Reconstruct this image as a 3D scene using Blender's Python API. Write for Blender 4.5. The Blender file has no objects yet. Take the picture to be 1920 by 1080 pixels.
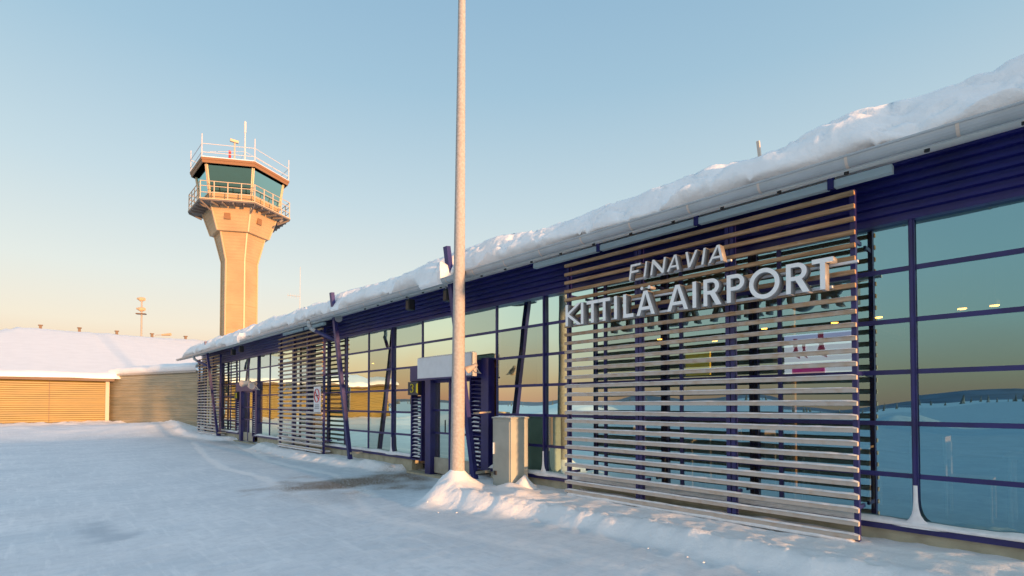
import bpy, bmesh, math, random
from mathutils import Vector, noise
random.seed(7)
C = bpy.context.scene.collection
R = math.radians
SC = bpy.context.scene
# ------------------------------------------------------------------ camera
F = 980.0; PITCH = R(1.3); HOR = 757.0; CX = 960.0; CH = 1.6
HEAD = math.atan2(905, F)                    # facade direction (+Y) sits this far left of the view axis
CY = HOR - F*math.tan(PITCH)
sh, ch = math.sin(HEAD), math.cos(HEAD)
def ray(px, py):
    u, v = (px-CX)/F, (CY-py)/F
    fw = math.cos(PITCH) - v*math.sin(PITCH); up = math.sin(PITCH) + v*math.cos(PITCH)
    return Vector((u*ch + fw*sh, -u*sh + fw*ch, up))
def at(px, py=HOR, X=None, Y=None, Z=None, D=None):
    d = ray(px, py)
    if X is not None: t = X/d.x
    elif Y is not None: t = Y/d.y
    elif Z is not None: t = (Z-CH)/d.z
    else: t = D/(d.x*sh + d.y*ch)
    return Vector((d.x*t, d.y*t, CH + d.z*t))
def YP(px, X=6.65): return at(px, X=X).y
cam = bpy.data.cameras.new('camera'); co = bpy.data.objects.new('camera', cam); C.objects.link(co)
co.location = (0, 0, CH); co.rotation_euler = (R(90)+PITCH, 0, -HEAD)
cam.sensor_width = 36; cam.lens = F/1920*36; cam.shift_y = (CY-540)/1920; cam.clip_end = 9000; cam.clip_start = .05
SC.camera = co
# ------------------------------------------------------------------ materials
def mat(name, col, rough=.6, metal=0, var=0., vscale=3., bump=0., bscale=40., spec=.5, col2=None, detail=5, stretch=None, vmin=.4, vmax=.65):
    m = bpy.data.materials.new(name); m.use_nodes = True; n = m.node_tree.nodes; l = m.node_tree.links
    b = n['Principled BSDF']; b.inputs['Base Color'].default_value = (*col, 1)
    b.inputs['Roughness'].default_value = rough; b.inputs['Metallic'].default_value = metal
    b.inputs['Specular IOR Level'].default_value = spec
    tc = n.new('ShaderNodeTexCoord'); mp = n.new('ShaderNodeMapping'); l.new(tc.outputs['Object'], mp.inputs[0])
    if stretch: mp.inputs['Scale'].default_value = stretch
    if var or col2:
        nz = n.new('ShaderNodeTexNoise'); nz.inputs['Scale'].default_value = vscale; nz.inputs['Detail'].default_value = detail
        l.new(mp.outputs[0], nz.inputs['Vector'])
        r = n.new('ShaderNodeMapRange'); r.inputs['From Min'].default_value = vmin; r.inputs['From Max'].default_value = vmax
        l.new(nz.outputs['Fac'], r.inputs['Value'])
        mx = n.new('ShaderNodeMix'); mx.data_type = 'RGBA'; l.new(r.outputs[0], mx.inputs['Factor'])
        c2 = col2 if col2 else tuple(c*(1-var) for c in col)
        mx.inputs['A'].default_value = (*col, 1); mx.inputs['B'].default_value = (*c2, 1)
        l.new(mx.outputs['Result'], b.inputs['Base Color'])
    if bump:
        nb = n.new('ShaderNodeTexNoise'); nb.inputs['Scale'].default_value = bscale; nb.inputs['Detail'].default_value = 6
        l.new(mp.outputs[0], nb.inputs['Vector'])
        bp = n.new('ShaderNodeBump'); bp.inputs['Strength'].default_value = 1; bp.inputs['Distance'].default_value = bump
        l.new(nb.outputs['Fac'], bp.inputs['Height']); l.new(bp.outputs[0], b.inputs['Normal'])
    return m
M = {}
M['blue'] = mat('blue_paint', (.019,.019,.14), .38, 0, .35, 2.5, .0006, 60)
M['blue_metal'] = mat('blue_cladding', (.013,.015,.145), .33, .0, .3, 1.5, .0004, 30)
M['snow'] = mat('snow', (.86,.87,.9), .75, 0, .05, 2.0, .012, 22, .3)
M['snow_fine'] = mat('snow_frost', (.84,.85,.88), .8, 0, .1, 14, .004, 70, .3)
M['roof_snow'] = mat('roof_snow', (.88,.88,.89), .75, 0, .04, 1.2, .02, 9, .3)
M['gutter'] = mat('gutter_metal', (.42,.45,.47), .35, .1, .12, 4)
M['soffit'] = mat('soffit_white', (.85,.86,.84), .6, 0, .06, 3)
M['plinth'] = mat('plinth_concrete', (.42,.4,.3), .9, 0, .25, 5, .003, 50)
M['dark'] = mat('black_plastic', (.02,.02,.022), .5)
M['white'] = mat('white_paint', (.72,.74,.78), .5, 0, .06, 6)
M['letter'] = mat('letter_face', (.9,.91,.92), .45, 0, .05, 9)
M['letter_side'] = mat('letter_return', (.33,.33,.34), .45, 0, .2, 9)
M['cabinet'] = mat('cabinet_grey', (.37,.395,.36), .5, 0, .15, 3)
M['pole'] = mat('frosted_steel', (.34,.32,.30), .7, 0, 0, 26, .0015, 60, .3, (.42,.40,.385), 8, None, .38, .62)
M['ytrim'] = mat('pale_trim', (.42,.38,.34), .5)
M['brown'] = mat('brown_board', (.14,.09,.06), .6)
M['tan'] = mat('beige_kick_plate', (.42,.4,.33), .5, 0, .2, 6)
M['bracket'] = mat('bracket_metal', (.5,.5,.5), .5)
M['copper'] = mat('gutter_bracket', (.6,.5,.42), .5)
M['tray'] = mat('pale_channel', (.45,.55,.57), .45)
M['red'] = mat('red_paint', (.6,.03,.03), .4)
M['yellow'] = mat('yellow_paint', (.75,.65,.02), .4)
M['ink'] = mat('dark_ink', (.03,.03,.04), .5)
M['grey'] = mat('grey_print', (.35,.36,.38), .6)
M['tower_trim'] = mat('tower_trim', (.60,.44,.27), .5)
M['rail'] = mat('rail_paint', (.55,.42,.30), .5)
M['frostrail'] = mat('frosted_rail', (.62,.57,.55), .7)
M['under'] = mat('underside_grey', (.17,.14,.12), .7)
M['cabbrown'] = mat('cab_roof_fascia', (.26,.13,.06), .6)
M['int_wall'] = mat('inner_wall', (.3,.22,.12), .8, 0, .3, .8)
M['int_floor'] = mat('inner_floor', (.1,.09,.08), .35)
M['int_col'] = mat('inner_column', (.4,.26,.12), .6)
M['ceil'] = mat('inner_ceiling', (.2,.18,.15), .9)
M['magenta'] = None
M['maroon'] = None
M['lilac'] = None
M['hill'] = mat('hazy_hill', (.2,.25,.34), .95, 0, .4, .01)  # pale blue of distance haze painted into the hill colour
M['spruce'] = mat('spruce', (.10,.12,.13), .9, 0, 0, .6, 0, 1, .3, (.4,.42,.45), 6, None, .5, .75)

def corr_mat(name, col, col2, scale, rough=.45, streak=True, metal=0.):
    m = mat(name, col, rough, metal, 0, 1.1, 0, 40, .5, col2, 4, (.5,.5,3) if streak else None, .35, .7); return m
M['yellow_clad'] = corr_mat('ochre_cladding', (.23,.155,.035), (.15,.115,.035), 1)
M['grey_clad'] = corr_mat('greenish_cladding', (.42,.36,.25), (.3,.28,.2), 1, .38)
def tower_mat():
    m = mat('tower_cladding', (.49,.325,.17), .5, 0, .22, .35); n = m.node_tree.nodes; l = m.node_tree.links
    g = n.new('ShaderNodeNewGeometry'); s = n.new('ShaderNodeSeparateXYZ'); l.new(g.outputs['Position'], s.inputs[0])
    a = n.new('ShaderNodeMath'); a.operation = 'MULTIPLY'; a.inputs[1].default_value = 3.2; l.new(s.outputs['Z'], a.inputs[0])
    f = n.new('ShaderNodeMath'); f.operation = 'PINGPONG'; f.inputs[1].default_value = .5; l.new(a.outputs[0], f.inputs[0])
    b = n.new('ShaderNodeBump'); b.inputs['Distance'].default_value = .06; b.inputs['Strength'].default_value = .7
    l.new(f.outputs[0], b.inputs['Height']); l.new(b.outputs[0], n['Principled BSDF'].inputs['Normal'])
    a2 = n.new('ShaderNodeMath'); a2.operation = 'FRACT'; a3 = n.new('ShaderNodeMath'); a3.operation = 'MULTIPLY'; a3.inputs[1].default_value = .42
    l.new(s.outputs['Z'], a3.inputs[0]); l.new(a3.outputs[0], a2.inputs[0])
    c = n.new('ShaderNodeMath'); c.operation = 'LESS_THAN'; c.inputs[1].default_value = .035; l.new(a2.outputs[0], c.inputs[0])
    mx = n.new('ShaderNodeMix'); mx.data_type = 'RGBA'; mx.inputs['B'].default_value = (.38,.26,.13,1)
    old = n['Principled BSDF'].inputs['Base Color'].links[0].from_socket
    l.new(c.outputs[0], mx.inputs['Factor']); l.new(old, mx.inputs['A']); l.new(mx.outputs['Result'], n['Principled BSDF'].inputs['Base Color'])
    return m
M['tower'] = tower_mat()
def wood_mat():
    m = bpy.data.materials.new('frosty_wood'); m.use_nodes = True; n = m.node_tree.nodes; l = m.node_tree.links; b = n['Principled BSDF']
    g = n.new('ShaderNodeNewGeometry'); s = n.new('ShaderNodeSeparateXYZ'); l.new(g.outputs['Position'], s.inputs[0])
    mp = n.new('ShaderNodeMapping'); mp.inputs['Scale'].default_value = (20,1.5,20); l.new(g.outputs['Position'], mp.inputs[0])
    nz = n.new('ShaderNodeTexNoise'); nz.inputs['Scale'].default_value = 2.5; nz.inputs['Detail'].default_value = 7; l.new(mp.outputs[0], nz.inputs['Vector'])
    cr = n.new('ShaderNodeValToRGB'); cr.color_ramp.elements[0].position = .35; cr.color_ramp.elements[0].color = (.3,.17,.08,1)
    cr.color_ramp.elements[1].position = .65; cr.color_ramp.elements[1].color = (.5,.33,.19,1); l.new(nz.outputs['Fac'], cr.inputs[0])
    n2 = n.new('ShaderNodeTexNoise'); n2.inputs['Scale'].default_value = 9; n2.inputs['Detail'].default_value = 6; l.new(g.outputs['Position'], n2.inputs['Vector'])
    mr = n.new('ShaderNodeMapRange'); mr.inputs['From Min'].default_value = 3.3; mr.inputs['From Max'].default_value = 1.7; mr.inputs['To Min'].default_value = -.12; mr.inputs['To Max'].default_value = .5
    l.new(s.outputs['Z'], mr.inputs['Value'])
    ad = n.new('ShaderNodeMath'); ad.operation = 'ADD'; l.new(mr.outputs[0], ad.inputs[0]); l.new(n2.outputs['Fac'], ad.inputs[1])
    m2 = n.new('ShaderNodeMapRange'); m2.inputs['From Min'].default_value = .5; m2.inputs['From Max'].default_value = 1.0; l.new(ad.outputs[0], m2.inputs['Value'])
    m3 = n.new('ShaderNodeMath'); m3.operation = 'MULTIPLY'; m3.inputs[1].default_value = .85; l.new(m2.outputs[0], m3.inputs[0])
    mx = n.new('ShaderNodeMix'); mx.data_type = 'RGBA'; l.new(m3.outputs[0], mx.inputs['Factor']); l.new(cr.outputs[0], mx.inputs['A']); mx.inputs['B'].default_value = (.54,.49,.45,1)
    l.new(mx.outputs['Result'], b.inputs['Base Color']); b.inputs['Roughness'].default_value = .7
    return m
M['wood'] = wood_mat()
def glass_mat(name, tint, refl, wob=.0006, wscale=.9):
    m = bpy.data.materials.new(name); m.use_nodes = True; n = m.node_tree.nodes; l = m.node_tree.links; n.clear()
    out = n.new('ShaderNodeOutputMaterial'); mix = n.new('ShaderNodeMixShader'); tr = n.new('ShaderNodeBsdfTransparent'); gl = n.new('ShaderNodeBsdfGlossy')
    tr.inputs[0].default_value = (*tint, 1); gl.inputs['Roughness'].default_value = 0.0; gl.inputs['Color'].default_value = (*refl, 1)
    fr = n.new('ShaderNodeFresnel'); fr.inputs['IOR'].default_value = 1.6
    mr = n.new('ShaderNodeMapRange'); mr.inputs['From Max'].default_value = .6; mr.inputs['To Min'].default_value = .6; mr.inputs['To Max'].default_value = 1
    l.new(fr.outputs[0], mr.inputs['Value']); l.new(mr.outputs[0], mix.inputs[0])
    l.new(tr.outputs[0], mix.inputs[1]); l.new(gl.outputs[0], mix.inputs[2]); l.new(mix.outputs[0], out.inputs[0])
    lw = n.new('ShaderNodeLayerWeight'); lw.inputs['Blend'].default_value = .5
    lr = n.new('ShaderNodeMapRange'); lr.inputs['From Min'].default_value = .0; lr.inputs['From Max'].default_value = .42; l.new(lw.outputs['Facing'], lr.inputs['Value'])
    gm = n.new('ShaderNodeMix'); gm.data_type = 'RGBA'; gm.inputs['A'].default_value = (*refl,1); gm.inputs['B'].default_value = (.74,.90,.78,1); l.new(lr.outputs[0], gm.inputs['Factor']); l.new(gm.outputs['Result'], gl.inputs['Color'])
    g = n.new('ShaderNodeNewGeometry'); nz = n.new('ShaderNodeTexNoise'); nz.inputs['Scale'].default_value = wscale; nz.inputs['Detail'].default_value = 1
    l.new(g.outputs['Position'], nz.inputs['Vector'])
    bp = n.new('ShaderNodeBump'); bp.inputs['Distance'].default_value = wob*10; bp.inputs['Strength'].default_value = 1
    l.new(nz.outputs['Fac'], bp.inputs['Height']); l.new(bp.outputs[0], gl.inputs['Normal'])
    return m
M['glass'] = glass_mat('window_glass', (.62,.72,.66), (.25,.53,.65))
M['towerglass'] = glass_mat('tower_glass', (.10,.17,.14), (.10,.19,.17))
for nd in M['towerglass'].node_tree.nodes:
    if nd.type == 'MIX': nd.inputs['B'].default_value = (.35,.6,.62,1)
def emit(name, col, s):
    m = bpy.data.materials.new(name); m.use_nodes = True; b = m.node_tree.nodes['Principled BSDF']
    b.inputs['Base Color'].default_value = (*col,1); b.inputs['Emission Color'].default_value = (*col,1); b.inputs['Emission Strength'].default_value = s; return m
M['lamp'] = emit('warm_lamp', (1,.42,.07), 5)
M['screen'] = emit('lit_poster', (.74,.74,.9), .45)
M['magenta'] = emit('lit_magenta', (.7,.02,.32), .25); M['maroon'] = emit('lit_maroon', (.3,.02,.08), .3); M['lilac'] = emit('lit_lilac', (.38,.40,.70), .5)
M['yscreen'] = emit('lit_yellow_panel', (.8,.62,.05), .1)

# ------------------------------------------------------------------ mesh builder
class MB:
    def __init__(s): s.v = []; s.f = []
    def box(s, x0, x1, y0, y1, z0, z1):
        i = len(s.v); s.v += [(x,y,z) for z in (z0,z1) for (x,y) in ((x0,y0),(x1,y0),(x1,y1),(x0,y1))]
        s.f += [(i+3,i+2,i+1,i),(i+4,i+5,i+6,i+7),(i,i+1,i+5,i+4),(i+1,i+2,i+6,i+5),(i+2,i+3,i+7,i+6),(i+3,i,i+4,i+7)]; return s
    def tube(s, p0, p1, r0, r1=None, n=10, cap=True):
        r1 = r0 if r1 is None else r1; p0 = Vector(p0); p1 = Vector(p1); d = (p1-p0).normalized()
        a = d.orthogonal().normalized(); b = d.cross(a); i = len(s.v)
        for p, r in ((p0,r0),(p1,r1)):
            for k in range(n):
                t = 2*math.pi*k/n; s.v.append(tuple(p + a*r*math.cos(t) + b*r*math.sin(t)))
        for k in range(n): s.f.append((i+k, i+(k+1)%n, i+n+(k+1)%n, i+n+k))
        if cap: s.f.append(tuple(range(i+n-1, i-1, -1))); s.f.append(tuple(range(i+n, i+2*n)))
        return s
    def path(s, pts, r, n=8):
        for a, b in zip(pts, pts[1:]): s.tube(a, b, r, r, n)
        return s
    def beam(s, p0, p1, w, h, up=(0,0,1)):
        p0 = Vector(p0); p1 = Vector(p1); d = (p1-p0).normalized(); a = d.cross(Vector(up)).normalized(); b = a.cross(d).normalized(); i = len(s.v)
        for p in (p0,p1):
            for (sa, sb) in ((-1,-1),(1,-1),(1,1),(-1,1)): s.v.append(tuple(p + a*sa*w/2 + b*sb*h/2))
        s.f += [(i+3,i+2,i+1,i),(i+4,i+5,i+6,i+7)] + [(i+k,i+(k+1)%4,i+4+(k+1)%4,i+4+k) for k in range(4)]; return s
    def extrude(s, prof, y0, y1, closed=False, axis='y'):
        # profile of (x,z) points swept along y
        i = len(s.v); n = len(prof)
        for y in (y0, y1):
            for (x, z) in prof: s.v.append((x,y,z) if axis == 'y' else (y,x,z))
        m = n if closed else n-1
        for k in range(m): s.f.append((i+k, i+(k+1)%n, i+n+(k+1)%n, i+n+k))
        if closed: s.f.append(tuple(range(i+n-1,i-1,-1))); s.f.append(tuple(range(i+n,i+2*n)))
        return s
    def poly(s, pts): i = len(s.v); s.v += [tuple(p) for p in pts]; s.f.append(tuple(range(i, i+len(pts)))); return s
    def lathe(s, c, prof, n=16):
        i = len(s.v)
        for (r, z) in prof:
            for k in range(n): t = 2*math.pi*k/n; s.v.append((c[0]+r*math.cos(t), c[1]+r*math.sin(t), c[2]+z))
        for j in range(len(prof)-1):
            for k in range(n): s.f.append((i+j*n+k, i+j*n+(k+1)%n, i+(j+1)*n+(k+1)%n, i+(j+1)*n+k))
        s.f.append(tuple(range(i+n-1,i-1,-1))); j = i+(len(prof)-1)*n; s.f.append(tuple(range(j, j+n))); return s
    def grid(s, rows):
        i = len(s.v); n = len(rows[0])
        for r in rows: s.v += [tuple(p) for p in r]
        for a in range(len(rows)-1):
            for b in range(n-1): s.f.append((i+a*n+b, i+a*n+b+1, i+(a+1)*n+b+1, i+(a+1)*n+b))
        return s
    def build(s, name, m, parent=None, origin=None, smooth=False, bevel=0, fixn=True):
        if parent is not None:
            o0 = Vector(parent['_o'])
        else: o0 = Vector(origin) if origin is not None else Vector((0,0,0))
        me = bpy.data.meshes.new(name); me.from_pydata([tuple(Vector(v)-o0) for v in s.v], [], s.f)
        if fixn or bevel:
            bm = bmesh.new(); bm.from_mesh(me); bmesh.ops.recalc_face_normals(bm, faces=bm.faces)
            if bevel: bmesh.ops.bevel(bm, geom=bm.edges[:], offset=bevel, segments=2, affect='EDGES', profile=.6)
            bm.to_mesh(me); bm.free()
        me.materials.append(m)
        if smooth:
            for p in me.polygons: p.use_smooth = True
        o = bpy.data.objects.new(name, me); C.objects.link(o); o['_o'] = tuple(o0)
        if parent is not None: o.parent = parent
        else: o.location = o0
        return o
def tag(o, label=None, cat=None, group=None, kind=None):
    if label: o['label'] = label
    if cat: o['category'] = cat
    if group: o['group'] = group
    if kind: o['kind'] = kind
    return o
def thing(name, label, cat, loc, group=None):
    o = bpy.data.objects.new(name, None); C.objects.link(o); o.location = loc; o['_o'] = tuple(loc); o.empty_display_size = .3
    return tag(o, label, cat, group)
def copy_tree(o, parent=None):
    c = o.copy(); C.objects.link(c)
    if parent is not None: c.parent = parent
    for k in list(o.children): copy_tree(k, c)
    return c
def nz(x, y, z=0, s=1, o=3): return noise.fractal(Vector((x*s, y*s, z*s)), 1., 2., o)
def smooth(a, b, x):
    if a == b: return float(x > a)
    t = max(0, min(1, (x-a)/(b-a))); return t*t*(3-2*t)

# ------------------------------------------------------------------ layout values
XG = 6.65                                  # glass plane
YM = [1.13 + 1.3*k for k in range(-4, 24)] # vertical mullion lines
YEND = 31.0
XE, ZE = 5.5, 3.85                         # gutter
POLE = at(857, 930, Z=.05); 
# ------------------------------------------------------------------ ground
def seg_d(x, y, a, b):
    ax, ay = a; bx, by = b; vx, vy = bx-ax, by-ay; t = max(0, min(1, ((x-ax)*vx+(y-ay)*vy)/(vx*vx+vy*vy))); return math.hypot(x-ax-t*vx, y-ay-t*vy)
def poly_d(x, y, P): return min(seg_d(x,y,a,b) for a,b in zip(P,P[1:]))
EDGE = [(-8,4.9),(0,4.95),(2,5.05),(3.5,5.15),(5,5.1),(6,4.75),(7.1,4.55),(8.0,5.6),(8.6,6.5),(10.8,6.5),(11.3,5.9),(13,5.65),(16,5.6),(20,5.75),(21.3,6.4),(24.6,6.4),(25.5,5.8),(31,5.4),(60,5.4)]
def edge(y):
    for (a, va), (b, vb) in zip(EDGE, EDGE[1:]):
        if a <= y <= b: return va + (vb-va)*(y-a)/(b-a)
    return EDGE[0][1] if y < EDGE[0][0] else EDGE[-1][1]
def gh(x, y):
    z = .006*nz(x, y, 0, .35, 2)*smooth(-1,-4,x-edge(y)+3) + .003*nz(x,y,0,.5,2)
    near = smooth(60, 15, abs(x)+abs(y)*.4)
    z += near*(.002*nz(x, y, 3, 5, 3))
    e = edge(y) + .12*nz(x*0, y, 5, 1.1, 3)
    if -12 < y < 34 and x < 12:
        lump = .5+.5*nz(x, y, 9, 5.5, 4)
        rise = smooth(e, e+.42, x); H = (.15+.03*smooth(2.5,.5,y)) if y < 8.3 else (.11 if y < 20 else .13)
        if 8.5 < y < 10.9 or 21.2 < y < 24.5: H = .06
        z += rise*(H + .012*nz(x,y,2,1.3,2) + .03*lump + .022*(1-abs(nz(x,y,17,7.5,3))*2)*smooth(e+.9,e+.2,x)) 
        z += .035*lump*smooth(e-.25, e+.1, x)*smooth(e+.75, e+.2, x)*(1 if H > .1 else .2)
    # mound round the pole
    d = math.hypot(x-POLE.x, y-POLE.y)
    z += .33*math.exp(-(d/.22)**1.35)*(1+.1*nz(x,y,7,3,2)) + .12*math.exp(-(d/.5)**2)
    for (mx, my, mh, ms) in ((5.1,6.3,.07,.25),(5.6,5.9,.1,.3),(5.05,5.75,.06,.22),(5.85,6.35,.12,.25),(4.65,6.9,.08,.2),(5.6,7.9,.1,.2),(6.1,11.9,.06,.4)):
        z += mh*math.exp(-((x-mx)**2+(y-my)**2)/ms**2)
    # far bank in front of the low buildings
    b = smooth(29, 35, y)*smooth(120, 90, y)*smooth(-60, -30, x)
    z += b*(.42 + .06*nz(x,y,1,.9,3)) 
    z += .22*math.exp(-((x-5.4)**2)/4.5 - ((y-33.5)**2)/9) + .12*smooth(36.5,38.6,y)*smooth(45,40,y)*(1+nz(x,y,4,1.5,3))*smooth(-40,-20,x)
    # ploughed piles far across the lot, seen only in the glass
    for (mx, my, mh, ms) in PILES: z += mh*math.exp(-((x-mx)**2+(y-my)**2)/ms**2)*(1+.35*nz(x,y,6,.25,3))
    return z
PILES = [(-18,27,1.0,2.6),(-22,21,.8,3.0),(-24,14,.7,2.3),(-30,36,1.6,4.2),(-33,9,.9,3.0),(-30,-3,.8,3.2)]
def lines(segs):
    out = []
    for a, b, s in segs:
        n = max(1, round((b-a)/s)); out += [a+(b-a)*i/n for i in range(n)]
    out.append(segs[-1][1]); return out
def geo(a, b, n):       # geometric growth from a to b
    return [a*(b/a)**(i/n) for i in range(n+1)]
gx = [-v for v in geo(40, 6000, 14)[::-1]] + lines([(-40,-12,1),(-12,-2,.3),(-2,3,.1),(3,4.4,.06),(4.4,6.8,.04),(6.8,20,1.2)])[1:] + geo(20, 6000, 14)[1:]
gy = [-v for v in geo(30, 6000, 14)[::-1]] + lines([(-30,-4,1),(-4,0,.2),(0,10,.045),(10,16,.07),(16,26,.11),(26,41,.18),(41,60,1)])[1:] + geo(60, 6000, 14)[1:]
me = bpy.data.meshes.new('snow_ground'); nx, ny = len(gx), len(gy)
TR1 = [at(362,828,Z=0).xy[:], at(388,858,Z=0).xy[:], at(420,878,Z=0).xy[:], at(490,895,Z=0).xy[:], at(525,912,Z=0).xy[:]]
TR2 = [at(430,826,Z=0).xy[:], at(468,845,Z=0).xy[:], at(500,863,Z=0).xy[:], at(560,877,Z=0).xy[:], at(625,890,Z=0).xy[:], at(700,930,Z=0).xy[:]]
TR3 = [at(900,945,Z=0).xy[:], at(1150,1000,Z=0).xy[:], at(1500,1045,Z=0).xy[:]]
TR4 = [at(500,905,Z=0).xy[:], at(640,960,Z=0).xy[:], at(900,1010,Z=0).xy[:], at(1200,1075,Z=0).xy[:]]
TR5 = [at(660,925,Z=0).xy[:], at(700,965,Z=0).xy[:], at(850,1000,Z=0).xy[:]]
ICE = at(190,998,Z=0); SAND = at(700,898,Z=0)
vs, sand, trk, ice, bank = [], [], [], [], []
for y in gy:
    for x in gx:
        z = gh(x, y); t = 0; s = 0; ic = 0
        if -3 < x < 7 and 0 < y < 30:
            n1 = nz(x, y, 11, 1.6, 4)
            s = smooth(1.15, .1, math.hypot((x-5.1)/2.0, (y-10.0)/1.35) + .5*n1)*1.5
            s = max(s, .55*smooth(1.1, .1, math.hypot((x-6.1)/.9, (y-23.5)/2.6) + .4*n1))
            s = max(s, .25*smooth(1.1, .2, math.hypot((x-4.0)/1.3, (y-9.0)/1.3) + .5*n1))
            for P, w, k in ((TR1,.16,1),(TR2,.16,1),(TR3,.13,.7),(TR4,.2,.5),(TR5,.14,.6)):
                d = poly_d(x, y, P); t = max(t, k*smooth(w, w*.3, d + .06*n1))
            ic = smooth(1.1, .2, math.hypot((x-ICE.x)/.35, (y-ICE.y)/.9) + .7*nz(x,y,13,2.2,4))
        z -= .008*t*(t > 0)
        bk = 1.
        if -30 < y < 60 and x < 12:
            e_ = edge(y)+.12*nz(0, y, 5, 1.1, 3)+.10*nz(x,y,21,2.6,4); bk = max(smooth(e_-.08, e_+.12, x)*(0 if (8.5 < y < 10.9 or 21.2 < y < 24.5) else 1), smooth(30,35,y+1.5*nz(x,y,0,.5,3)), smooth(.62,.45,math.hypot(x-POLE.x,y-POLE.y)+.1*nz(x,y,0,3,3)))
            # stray windblown ridge parallel to the bank
            r_ = x-(edge(y)-.62-.05*y+.1*nz(0,y,3,1.2,2)); bk = max(bk, .65*math.exp(-(r_/.06)**2)*smooth(5.2,4,y)*smooth(0,.5,y)*(.6+.8*nz(x,y,2,6,3)))
        bank.append(bk); vs.append((x,y,z)); sand.append(s); trk.append(t); ice.append(ic)
fs = [(j*nx+i, j*nx+i+1, (j+1)*nx+i+1, (j+1)*nx+i) for j in range(ny-1) for i in range(nx-1)]
me.from_pydata(vs, [], fs)
for nm, arr in (('sand',sand),('track',trk),('ice',ice),('bank',bank)):
    a = me.attributes.new(nm, 'FLOAT', 'POINT'); a.data.foreach_set('value', arr)
for p in me.polygons: p.use_smooth = True
def ground_mat():
    m = bpy.data.materials.new('packed_snow'); m.use_nodes = True; n = m.node_tree.nodes; l = m.node_tree.links; b = n['Principled BSDF']
    g = n.new('ShaderNodeNewGeometry')
    def N(s, d, r=.6):
        t = n.new('ShaderNodeTexNoise'); t.inputs['Scale'].default_value = s; t.inputs['Detail'].default_value = d; t.inputs['Roughness'].default_value = r; l.new(g.outputs['Position'], t.inputs['Vector']); return t
    def A(nm):
        t = n.new('ShaderNodeAttribute'); t.attribute_name = nm; return t.outputs['Fac']
    def MR(src, a, b_, c=0, d=1):
        t = n.new('ShaderNodeMapRange'); t.inputs['From Min'].default_value = a; t.inputs['From Max'].default_value = b_; t.inputs['To Min'].default_value = c; t.inputs['To Max'].default_value = d; l.new(src, t.inputs['Value']); return t.outputs[0]
    def MX(f, a, b_):
        t = n.new('ShaderNodeMix'); t.data_type = 'RGBA'; l.new(f, t.inputs['Factor'])
        for k, v in (('A',a),('B',b_)):
            if isinstance(v, tuple): t.inputs[k].default_value = (*v,1)
            else: l.new(v, t.inputs[k])
        return t.outputs['Result']
    def MA(op, a, b_):
        t = n.new('ShaderNodeMath'); t.operation = op
        for k, v in enumerate((a,b_)):
            if isinstance(v, (int,float)): t.inputs[k].default_value = v
            else: l.new(v, t.inputs[k])
        return t.outputs[0]
    c = MX(MR(N(.9,6).outputs[0],.38,.66), (.74,.79,.83), (.62,.68,.73))
    c = MX(MR(N(7,8,.7).outputs[0],.46,.7,0,.55), c, (.50,.56,.61))
    mp = n.new('ShaderNodeMapping'); mp.inputs['Scale'].default_value = (1,.13,1); mp.inputs['Rotation'].default_value = (0,0,.35); l.new(g.outputs['Position'], mp.inputs[0])
    sc_ = N(9,7,.65); l.new(mp.outputs[0], sc_.inputs['Vector']); c = MX(MR(sc_.outputs[0],.52,.72,0,.5), c, (.9,.93,.95))
    mp2 = n.new('ShaderNodeMapping'); mp2.inputs['Scale'].default_value = (.16,1,1); mp2.inputs['Rotation'].default_value = (0,0,-.5); l.new(g.outputs['Position'], mp2.inputs[0])
    sc2 = N(7,7,.65); l.new(mp2.outputs[0], sc2.inputs['Vector']); c = MX(MR(sc2.outputs[0],.54,.8,0,.45), c, (.5,.57,.66))
    c = MX(MA('MULTIPLY', A('track'), MR(N(12,4).outputs[0],.3,.6,.3,.9)), c, (.9,.9,.9))
    c = MX(MA('MULTIPLY', A('ice'), .6), c, (.34,.41,.48))
    c = MX(MR(N(30,3,.8).outputs[0],.64,.72,0,.7), c, (.88,.9,.92))
    c = MX(A('bank'), c, (.87,.88,.9))
    sp = MR(N(26,6,.8).outputs[0], .58, .42)
    sf = MA('MULTIPLY', A('sand'), MR(sp, 0, 1, .25, 1.0)); 
    c = MX(sf, c, (.17,.10,.05))
    l.new(c, b.inputs['Base Color']); b.inputs['Roughness'].default_value = .7; b.inputs['Specular IOR Level'].default_value = .35
    h = MA('ADD', MA('MULTIPLY', N(16,8,.7).outputs[0], MR(A('bank'),0,1,.012,.045)), MA('MULTIPLY', N(70,4).outputs[0], .006))
    bp = n.new('ShaderNodeBump'); bp.inputs['Distance'].default_value = 1; bp.inputs['Strength'].default_value = .4; l.new(h, bp.inputs['Height']); l.new(bp.outputs[0], b.inputs['Normal'])
    return m
me.materials.append(ground_mat())
o = bpy.data.objects.new('snow_ground', me); C.objects.link(o); tag(o, 'packed snow on the parking lot with banks by the wall', None, None, 'structure')
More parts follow.
